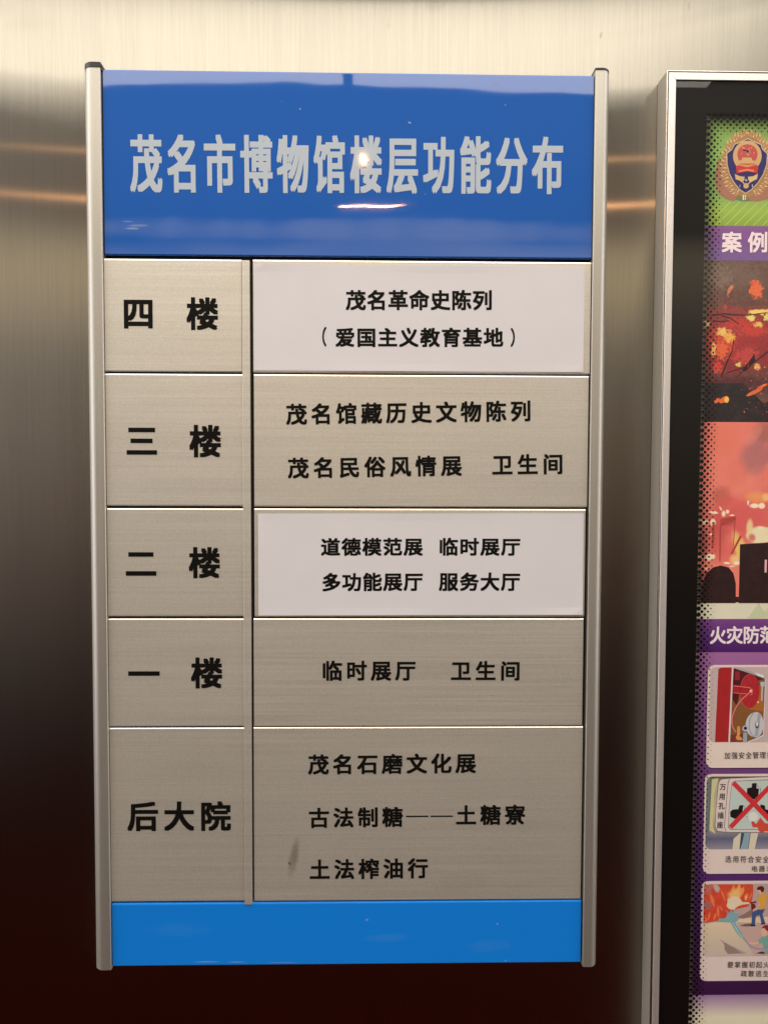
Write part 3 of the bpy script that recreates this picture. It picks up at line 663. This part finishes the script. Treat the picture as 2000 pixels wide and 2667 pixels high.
# second photograph: red smoke and flames behind dark silhouettes
s0x, s0z, su = 346.6, 64.7, 0.0897
def S(x, y): return (s0x + x * su, s0z - y * su)
def SM(x, y, a, b, lean, k, col, *soft): p = S(x, y); return (p[0], p[1], a * su, b * su, lean, k, col, *soft)
WH = (252, 232, 204)
redm = paint('photo_red_smoke', ((226, 118, 110), (238, 138, 122), 22, (1, 1, .6)), [
    SM(470, 250, 260, 260, 0, .7, (230, 124, 104)), SM(850, 420, 230, 330, .2, .75, (166, 108, 116)), SM(980, 150, 200, 160, 0, .7, (156, 98, 92)), SM(1250, 400, 300, 500, 0, .7, (150, 96, 98)), SM(820, 200, 90, 160, .6, .5, (226, 140, 124)), SM(470, 900, 150, 160, 0, .65, (182, 88, 80)), SM(640, 620, 160, 200, 0, .5, (226, 120, 104)),
    SM(700, 1150, 520, 330, 0, .85, (216, 92, 94)), SM(420, 1350, 150, 360, 0, .6, (190, 76, 72)), SM(880, 910, 190, 90, 0, .9, (240, 158, 104)), SM(980, 910, 60, 60, 0, .9, (246, 196, 130)), SM(540, 1560, 220, 180, 0, .7, (222, 100, 98)),
    SM(700, 1520, 90, 260, -.35, 1, (240, 198, 120), .2), SM(640, 1640, 90, 80, 0, .9, (246, 206, 140)), SM(930, 1350, 190, 110, 0, 1, (236, 226, 190), .45), SM(800, 1280, 50, 140, 0, .9, (240, 214, 160)), SM(1150, 1340, 200, 120, 0, .9, (240, 220, 180), .3), SM(830, 1380, 55, 60, 0, .85, (206, 92, 86)),
    SM(370, 1090, 60, 22, -.9, 1, WH, .2), SM(490, 1105, 28, 44, 0, 1, WH, .1), SM(535, 1080, 26, 30, 0, 1, WH, .1), SM(590, 1122, 36, 12, 0, 1, WH, .1), SM(850, 1010, 70, 34, 0, 1, WH, .2), SM(935, 1010, 44, 40, 0, 1, WH, .3), SM(775, 975, 16, 40, 0, .9, WH), SM(365, 1205, 44, 54, 0, .95, WH, .2), SM(250, 1200, 80, 36, 0, .95, WH, .1), SM(355, 1345, 34, 16, 0, 1, WH, .1),
    SM(340, 1610, 76, 44, .3, 1, WH, .2), SM(205, 1600, 40, 44, 0, 1, WH, .1), SM(205, 1700, 26, 18, 0, 1, WH), SM(300, 1745, 22, 14, 0, 1, WH), SM(540, 1680, 50, 18, -.5, 1, WH, .1), SM(660, 1680, 50, 28, 0, 1, WH, .1), SM(600, 1718, 46, 14, 0, .95, (246, 206, 196)), SM(455, 1045, 14, 32, -.5, .9, WH), SM(930, 1265, 46, 14, 0, 1, WH),
    SM(540, 1200, 110, 60, 0, .6, (168, 74, 70)), SM(260, 1450, 80, 240, 0, .7, (130, 62, 66)), SM(240, 1900, 140, 200, 0, .7, (110, 50, 54))], 55.0, .9, .2)
mb = MB(); mb.rect(L0, 520, -127.4, 61.0, lay(1), redm); mb.rect(L0, 520, 61.0, 62.4, lay(1.5), pc(40, 30, 34))
wf = [pc(246, 226, 190, var=.1), pc(240, 206, 130, var=.15), pc(204, 74, 70, var=.2, scale=200), pc(176, 72, 68, var=.2, scale=200)]
mb.poly([S(455, 1165), S(620, 1132), S(640, 1160), S(600, 1195), S(455, 1250)], lay(2.4), wf[3]); mb.poly([S(580, 1570), S(690, 1350), S(710, 1370), S(600, 1580)], lay(3.1), wf[3])
for pts, w in (([(455, 1240), (458, 1660)], 1.2), ([(628, 1150), (612, 1480)], .8), ([(370, 1500), (375, 1200)], 2.4)): mb.line([S(*p) for p in pts], w, lay(3.2), wf[3])
sil = photo_mat('photo_silhouette', [(0, (30, 18, 22)), (.5, (46, 28, 30)), (1, (66, 40, 38))], 160, grain=.9)
mb.poly([S(220, 2150), S(250, 1950), S(300, 1800), S(380, 1730), S(470, 1708), S(560, 1730), S(620, 1800), S(650, 1920), S(655, 2150)], lay(3.6), sil)
mb.poly([S(690, 2150), S(690, 1460), S(900, 1446), S(1000, 1440), S(1200, 1440), S(1200, 2150)], lay(3.7), sil); mb.rect(L0, 520, -127.2, -121.5, lay(3.8), sil); mb.rect(L0, S(250, 0)[0], -125, -98, lay(3.55), pc(70, 36, 40, var=.3, scale=200))
mb.rect(S(985, 0)[0], S(1010, 0)[0], S(0, 1790)[1], S(0, 1640)[1], lay(4), pc(230, 180, 190))
mb.build('picture', poster)

# caption cards
def rrect(x0, x1, z0, z1, r, k=6, which=(1, 1, 1, 1)):
    p = []
    for (cx, cz, a0, on) in ((x1 - r, z1 - r, 0, which[1]), (x0 + r, z1 - r, 90, which[0]), (x0 + r, z0 + r, 180, which[2]), (x1 - r, z0 + r, 270, which[3])):
        if on:
            for i in range(k + 1):
                t = math.radians(a0 + 90 * i / k); p.append((cx + r * math.cos(t), cz + r * math.sin(t)))
        else: p.append((cx + (r if a0 in (0, 270) else -r), cz + (r if a0 in (0, 90) else -r)))
    return p
cardw = [pc(228, 212, 206, 'card_white', .03), pc(222, 206, 202, 'card_white', .03), pc(220, 202, 202, 'card_white', .03)]
cards = [(377.6, -303.5, -193.6), (376.4, -418.0, -310.0), (375.6, -535.1, -425.8)]
CXR = 545.0
for k, (x0, z0, z1) in enumerate(cards):
    mb = MB(); mb.poly(rrect(x0 + .3, CXR + .8, z0 - 1.3, z1, 7), lay(1.5), pc(66, 34, 84, var=.03)); mb.poly(rrect(x0, CXR, z0, z1, 7), lay(2), cardw[k]); mb.build('caption_card', poster)
PXR = CXR - 3
# card 1 picture: open red hose cabinet with reel
u = 0.05676
def K(x, y): return (352.2 + x * u, -180.7 - y * u)
mb = MB(); mb.poly(rrect(380.0, PXR, -276.2, -195.8, 6), lay(3), pc(196, 176, 178, var=.04))
red = pc(168, 40, 44, var=.08, scale=120)
mb.poly([K(640, 300), K(700, 275), K(890, 275), K(855, 1675), K(605, 1675)], lay(4), red)
mb.poly([K(892, 272), K(922, 272), K(888, 1680), K(855, 1680)], lay(5), pc(222, 206, 216))
mb.poly([K(925, 285), K(1515, 480), K(1500, 1540), K(1380, 1600), K(1220, 1675), K(890, 1675), K(905, 900)], lay(4), pc(132, 88, 50, var=.1, scale=120))
mb.poly([K(925, 285), K(1515, 480), K(1290, 560), K(1100, 480), K(1000, 1000), K(905, 860)], lay(4.3), pc(88, 28, 34, var=.2, scale=200))
mb.poly([K(925, 272), K(1000, 272), K(1530, 440), K(1515, 490)], lay(5), pc(170, 165, 172)); mb.poly([K(1300, 360), K(1480, 420), K(1515, 470), K(1390, 430)], lay(5.3), pc(230, 226, 232))
mb.poly([K(1240, 900), K(1500, 500), K(1490, 1100), K(1250, 1060)], lay(4.5), pc(170, 104, 48, var=.1)); mb.rect(*[K(955, 0)[0], K(1040, 0)[0], K(0, 510)[1], K(0, 350)[1]], lay(5), pc(150, 42, 58))
mb.poly([K(1235 + 185 * math.cos(t), 720 + 325 * math.sin(t)) for t in [i * .2094 for i in range(30)]], lay(5.5), pc(176, 44, 52, var=.10, scale=160))
mb.line([K(1235 + 183 * math.cos(t), 720 + 322 * math.sin(t)) for t in [1.3 + i * .2 for i in range(18)]], .5, lay(6), pc(206, 90, 92))
mb.poly([K(920, 610), K(1240, 655), K(1285, 690), K(1270, 790), K(1180, 770), K(920, 750)], lay(6), pc(170, 40, 46)); mb.line([K(930, 615), K(1240, 655), K(1280, 690), K(1275, 780), K(1240, 790)], 1.0, lay(6.4), pc(226, 112, 110)); mb.line([K(930, 750), K(1180, 768)], .8, lay(6.4), pc(222, 110, 108))
mb.line([K(*p) for p in ((1255, 725), (1180, 790), (1090, 870), (1000, 990), (940, 1120), (912, 1230), (920, 1350), (950, 1430), (995, 1490))], 1.25, lay(6.8), pc(224, 120, 124)); mb.disc(*K(1255, 715), 1.5, lay(7), pc(244, 190, 170), 12)
for k in range(9): mb.line([K(1300 + 60 * math.cos(k * .7), 720 + 60 * math.sin(k * .7)), K(1235 + 165 * math.cos(k * .7), 720 + 290 * math.sin(k * .7))], .35, lay(6.2), pc(140, 30, 40))
mb.poly([K(1430, 545), K(1510, 545), K(1505, 620), K(1480, 640), K(1475, 900), K(1450, 900), K(1455, 640), K(1430, 600)], lay(5.6), pc(176, 190, 206)); mb.disc(*K(1395, 925), 1.1, lay(6), pc(240, 190, 150), 10)
mb.poly([K(1370 + 200 * math.cos(t) * (1 if math.cos(t) < 0 else .68), 1350 + 240 * math.sin(t)) for t in [i * .2094 for i in range(30)]], lay(5.7), pc(196, 196, 204, var=.06)); mb.line([K(1370 + 130 * math.cos(t), 1350 + 238 * math.sin(t)) for t in [1.8 + i * .18 for i in range(15)]], .7, lay(6), pc(130, 130, 150))
mb.poly([K(1400, 1130), K(1460, 1150), K(1410, 1560), K(1340, 1570)], lay(5.9), pc(160, 166, 184)); mb.disc(*K(1385, 1350), 2.2, lay(6.3), pc(60, 56, 70), 12, 4.0); mb.disc(*K(1385, 1335), 1.5, lay(6.5), pc(206, 206, 214), 12, 2.8)
mb.poly([K(890, 1540), K(1130, 1510), K(1130, 1675), K(890, 1675)], lay(5.2), pc(120, 56, 44, var=.1)); mb.poly([K(1130, 1500), K(1205, 1500), K(1205, 1675), K(1130, 1675)], lay(5.8), pc(150, 170, 186))
brass = pc(222, 150, 84, var=.12, scale=300)
mb.poly([K(1015, 1380), K(1065, 1380), K(1075, 1520), K(1060, 1560), K(1120, 1610), K(1120, 1640), K(1020, 1640), K(990, 1590), K(1015, 1540)], lay(6.2), brass); mb.disc(*K(1168, 1420), 3.4, lay(6.4), pc(176, 180, 200), 14); mb.disc(*K(1168, 1415), 1.7, lay(6.6), pc(24, 24, 34), 12)
mb.line([K(1220, 1675), K(1400, 1610), K(1510, 1550)], 1.3, lay(6.1), pc(214, 214, 222)); mb.poly([K(1515, 480), K(1540, 480), K(1520, 1550), K(1498, 1545)], lay(6), pc(216, 196, 204))
mb.build('picture', poster)
# card 2 picture: multi-way socket crossed out in red
v_ = 0.0879
def C2(x, y): return (297.9 + x * v_, -295.6 - y * v_)
sky2 = zramp_mat('picture_glow', -313, -392, [(0, (60, 66, 72)), (.08, (168, 164, 140)), (.5, (196, 188, 158)), (.72, (150, 150, 150)), (.85, (98, 98, 128)), (1, (150, 146, 160))])
mb = MB(); mb.poly(rrect(378.6, PXR, -391.4, -312.8, 6), lay(3), sky2)
mb.poly([C2(920, 260), C2(980, 225), C2(960, 900), C2(915, 900)], lay(3.3), pc(112, 122, 130)); mb.poly([C2(975, 230), C2(1060, 215), C2(1010, 420), C2(1005, 800), C2(1040, 900), C2(960, 850)], lay(3.3), pc(206, 200, 152))
mb.poly([C2(1260, 960), C2(1340, 890), C2(1560, 890), C2(1520, 1090), C2(1250, 1090)], lay(3.5), pc(214, 204, 186)); mb.poly([C2(1350, 890), C2(1465, 885), C2(1440, 1088), C2(1335, 1088)], lay(3.8), pc(140, 165, 182)); mb.poly([C2(1350, 890), C2(1390, 890), C2(1370, 1000), C2(1345, 1088), C2(1335, 1088)], lay(3.9), pc(60, 78, 104)); mb.line([C2(1465, 885), C2(1440, 1088)], .5, lay(4), pc(40, 44, 56))
outl = pc(60, 48, 44); ivory = pc(220, 204, 202, var=.03)
box1 = [(1075, 240), (1100, 225), (1200, 215), (1900, 190), (1900, 900), (1560, 885), (1170, 882), (1060, 868), (1030, 820), (1035, 600), (1050, 400), (1060, 280)]
mb.poly([C2(*p) for p in box1], lay(4), outl); cc_ = (1400, 550)
mb.poly([C2(cc_[0] + (p[0] - cc_[0]) * .987, cc_[1] + (p[1] - cc_[1]) * .985) for p in box1], lay(4.5), ivory)
mb.line([C2(*p) for p in ((1200, 218), (1180, 260), (1160, 550), (1145, 810), (1170, 880))], .5, lay(5), outl)
face = [(1225, 270), (1260, 250), (1900, 225), (1900, 850), (1225, 850), (1190, 820), (1195, 600), (1215, 350)]
mb.poly([C2(*p) for p in face], lay(5), outl); mb.poly([C2(1450 + (p[0] - 1450) * .985, 550 + (p[1] - 550) * .98) for p in face], lay(5.5), pc(190, 204, 202, var=.03))
blk = pc(30, 22, 24)
mb.poly([C2(*p) for p in ((1470, 280), (1525, 275), (1525, 340), (1555, 350), (1550, 440), (1520, 475), (1440, 475), (1410, 430), (1410, 340), (1465, 330))], lay(6), blk)
mb.poly([C2(*p) for p in ((1320, 550), (1370, 545), (1360, 640), (1330, 700), (1270, 715), (1215, 690), (1210, 630), (1240, 600), (1310, 595))], lay(6), blk)
mb.poly([C2(*p) for p in ((1575, 540), (1630, 550), (1640, 600), (1700, 610), (1700, 680), (1620, 650), (1580, 600))], lay(6), blk); mb.line([C2(1370, 560), C2(1390, 560), C2(1375, 650)], .4, lay(6), outl); mb.line([C2(1530, 290), C2(1545, 330), C2(1575, 340), C2(1565, 450)], .4, lay(6), outl)
mb.poly([C2(*p) for p in ((1470, 760), (1490, 740), (1530, 780), (1580, 700), (1640, 770), (1800, 780), (1800, 880), (1640, 870), (1600, 895), (1560, 860), (1550, 820), (1490, 820))], lay(6.3), pc(206, 76, 62, var=.08)); mb.line([C2(1400, 690), C2(1480, 700), C2(1440, 720)], .4, lay(6), outl)
mb.poly([C2(1500 + 60 * math.cos(t) - 10, 690 + 60 * math.sin(t)) for t in [i * .5236 for i in range(12)]], lay(6.1), pc(220, 222, 218))
xr = pc(206, 54, 62, var=.06)
mb.poly([C2(1220, 290), C2(1265, 255), C2(1850, 840), C2(1800, 880)], lay(7), xr); mb.poly([C2(1195, 800), C2(1240, 838), C2(1800, 240), C2(1760, 200)], lay(7.2), xr)
mb.build('picture', poster)
# card 3 picture: people fighting a fire with an extinguisher and a hose
def K3(x, y): return (356.9 + x * u, -419.95 - y * u)
mb = MB(); ground = zramp_mat('picture_ground', -470, -508, [(0, (222, 200, 172)), (.5, (206, 190, 170)), (1, (198, 180, 174))])
mb.poly(rrect(378.2, PXR, -508.2, -428.9, 6), lay(3), pc(186, 160, 160, var=.08, scale=40)); mb.poly([K3(375, 930), K3(700, 880), K3(1000, 840), K3(1300, 810), K3(2000, 780), K3(3200, 700), K3(3200, 1545), K3(375, 1545)], lay(3.3), ground)
mb.poly([K3(1000, 900), K3(3200, 950), K3(3200, 1545), K3(1350, 1545), K3(1150, 1200)], lay(3.5), pc(196, 164, 160, var=.05)); mb.poly([K3(780, 1280), K3(860, 1330), K3(1000, 1410), K3(1120, 1500), K3(850, 1510), K3(790, 1420)], lay(3.7), pc(150, 126, 122, var=.05)); mb.poly([K3(690, 1220), K3(820, 1300), K3(1220, 1500), K3(1100, 1510), K3(800, 1360)], lay(3.6), pc(178, 156, 146))
f1, f2, f3, f4 = pc(204, 62, 44, var=.15, scale=150), pc(226, 112, 74, var=.15, scale=150), pc(232, 186, 108, var=.1, scale=150), pc(226, 208, 182, var=.06)
def tongue(x, yb_, yt, w, sway, lvl, mat): mb.poly([K3(x - w, yb_), K3(x - w * .9 + sway * .3, yb_ + (yt - yb_) * .45), K3(x + sway, yt), K3(x + w * .55 + sway * .35, yb_ + (yt - yb_) * .5), K3(x + w, yb_)], lay(lvl), mat)
def KM(x, y, a, b, lean, k, col, *soft): p = K3(x, y); return (p[0], p[1], a * u, b * u, lean, k, col, *soft)
FA, FB, FC = (206, 64, 46), (232, 128, 84), (238, 196, 124)
flame = paint('picture_flames', ((200, 62, 46), (216, 84, 58), 160, (1, 1, .5)), [
    KM(430, 560, 120, 120, 0, .8, (150, 112, 116)), KM(450, 250, 110, 140, 0, .8, (176, 120, 112)), KM(610, 240, 70, 100, -.3, .9, (184, 178, 176), .3), KM(1180, 700, 200, 90, .4, .7, (150, 112, 110)),
    KM(540, 480, 36, 170, -.35, .9, FB, .1), KM(650, 680, 30, 150, -.1, .9, FB, .1), KM(480, 780, 26, 110, .2, .85, FB, .1), KM(590, 790, 26, 90, .3, .85, FB, .1), KM(740, 380, 26, 150, -.4, .85, FB, .1), KM(420, 850, 40, 60, 0, .8, FB), KM(1180, 400, 50, 80, .2, .9, FB, .1), KM(1260, 400, 24, 120, .3, .8, FB), KM(700, 620, 40, 60, -.5, .7, FB),
    KM(970, 350, 180, 140, .2, .9, FC, .1), KM(1030, 250, 34, 130, .1, .9, (240, 176, 96), .1), KM(920, 270, 26, 120, .2, .85, (240, 168, 92)), KM(1110, 300, 26, 130, .2, .85, (236, 150, 88)), KM(1170, 420, 26, 60, 0, .9, FC), KM(950, 470, 150, 90, 0, .95, (240, 220, 190), .3)], 150.0, 1.6, .25)
mb.poly([K3(375, 905), K3(378, 172), K3(640, 168), K3(1300, 170), K3(1310, 300), K3(1290, 480), K3(1210, 600), K3(1000, 640), K3(860, 760), K3(760, 830), K3(640, 870), K3(500, 890)], lay(4), flame)
mb.poly([K3(820, 520), K3(880, 430), K3(980, 400), K3(1060, 450), K3(1110, 510), K3(1240, 515), K3(1240, 545), K3(1100, 560), K3(1000, 600), K3(960, 660), K3(860, 640), K3(810, 590)], lay(5.4), f4)
aq = pc(126, 168, 180, var=.08, scale=120); aq2 = pc(170, 200, 208, var=.05)
mb.poly([K3(620, 890), K3(680, 820), K3(800, 820), K3(830, 720), K3(780, 660), K3(870, 720), K3(900, 640), K3(920, 720), K3(980, 600), K3(960, 730), K3(1080, 720), K3(1000, 790), K3(1050, 850), K3(980, 900), K3(1090, 1080), K3(1140, 1180), K3(1090, 1195), K3(1000, 1090), K3(890, 900)], lay(5.6), aq); mb.line([K3(930, 900), K3(1010, 1040), K3(1110, 1180)], .9, lay(5.9), aq2)
mb.poly([K3(1060, 970), K3(1160, 930), K3(1290, 920), K3(1360, 970), K3(1200, 980)], lay(4.8), pc(110, 92, 84, var=.1)); mb.poly([K3(1010, 800), K3(1140, 740), K3(1280, 650), K3(1320, 700), K3(1280, 790), K3(1130, 830)], lay(4.6), pc(146, 112, 110, var=.1))
hair, skin, yel, jean, aqs = pc(92, 34, 36), pc(222, 176, 156), pc(212, 160, 72, var=.08), pc(66, 86, 138, var=.15, scale=200), pc(118, 164, 160, var=.06)
mb.poly([K3(1300, 700), K3(1420, 650), K3(1540, 640), K3(1490, 740), K3(1550, 920), K3(1480, 945), K3(1440, 760), K3(1370, 780), K3(1350, 960), K3(1290, 960), K3(1290, 800)], lay(6), jean); mb.poly([K3(1260, 975), K3(1270, 950), K3(1370, 950), K3(1360, 978)], lay(6.2), blk); mb.poly([K3(1455, 945), K3(1480, 925), K3(1550, 920), K3(1545, 940)], lay(6.2), blk)
mb.poly([K3(1395, 460), K3(1420, 370), K3(1480, 345), K3(1550, 360), K3(1575, 420), K3(1530, 640), K3(1430, 660), K3(1440, 500), K3(1400, 510)], lay(6.4), yel); mb.line([K3(1400, 500), K3(1430, 560), K3(1380, 640), K3(1310, 660)], 1.3, lay(6.5), skin); mb.disc(*K3(1450, 290), 3.3, lay(6.3), skin, 14, 3.7)
mb.poly([K3(1370, 250), K3(1400, 215), K3(1470, 200), K3(1515, 240), K3(1505, 310), K3(1465, 330), K3(1440, 280), K3(1390, 280)], lay(6.6), hair)
mb.poly([K3(1240, 515), K3(1370, 490), K3(1370, 525), K3(1290, 530), K3(1340, 550), K3(1365, 610), K3(1320, 640), K3(1300, 670), K3(1275, 640), K3(1270, 540)], lay(6.5), pc(120, 34, 34))
mb.poly([K3(1410, 1290), K3(1440, 1220), K3(1530, 1165), K3(1760, 1150), K3(1760, 1520), K3(1570, 1510), K3(1530, 1400), K3(1500, 1290), K3(1450, 1320)], lay(6), aqs); mb.line([K3(1230, 1295), K3(1330, 1310), K3(1440, 1290)], 2.0, lay(6.2), skin); mb.disc(*K3(1530, 1090), 3.6, lay(6.1), skin, 14, 5.0); mb.poly([K3(1475, 1015), K3(1530, 960), K3(1640, 950), K3(1660, 1080), K3(1570, 1060), K3(1540, 1015)], lay(6.4), pc(140, 40, 48))
mb.line([K3(*p) for p in ((1130, 1190), (1230, 1300), (1290, 1370), (1400, 1410), (1560, 1430), (1800, 1450))], 1.6, lay(6.3), pc(160, 150, 170), 2.6); mb.poly([K3(1380, 1500), K3(1500, 1460), K3(1560, 1490), K3(1540, 1512)], lay(6.1), pc(40, 60, 66))
mb.build('picture', poster)
# lettering on the poster
for key, mat, off in (('p1', pc(244, 226, 232, var=.02), .026), ('p2', pc(240, 226, 234, var=.02), .024), ('p3', pc(34, 26, 26), .004), ('p4', pc(34, 26, 26), .004), ('p5', pc(34, 26, 26), .004), ('p6', pc(34, 26, 26), .004), ('p7', pc(34, 26, 26), .004)):
    a = T[key]; text('lettering', a[0], a[1], a[2], a[3], lay(9), mat, poster, off=off)
a = T['p8']; text('lettering', a[0], a[1], a[2], a[3], lay(9), pc(34, 26, 26), poster, off=.014)
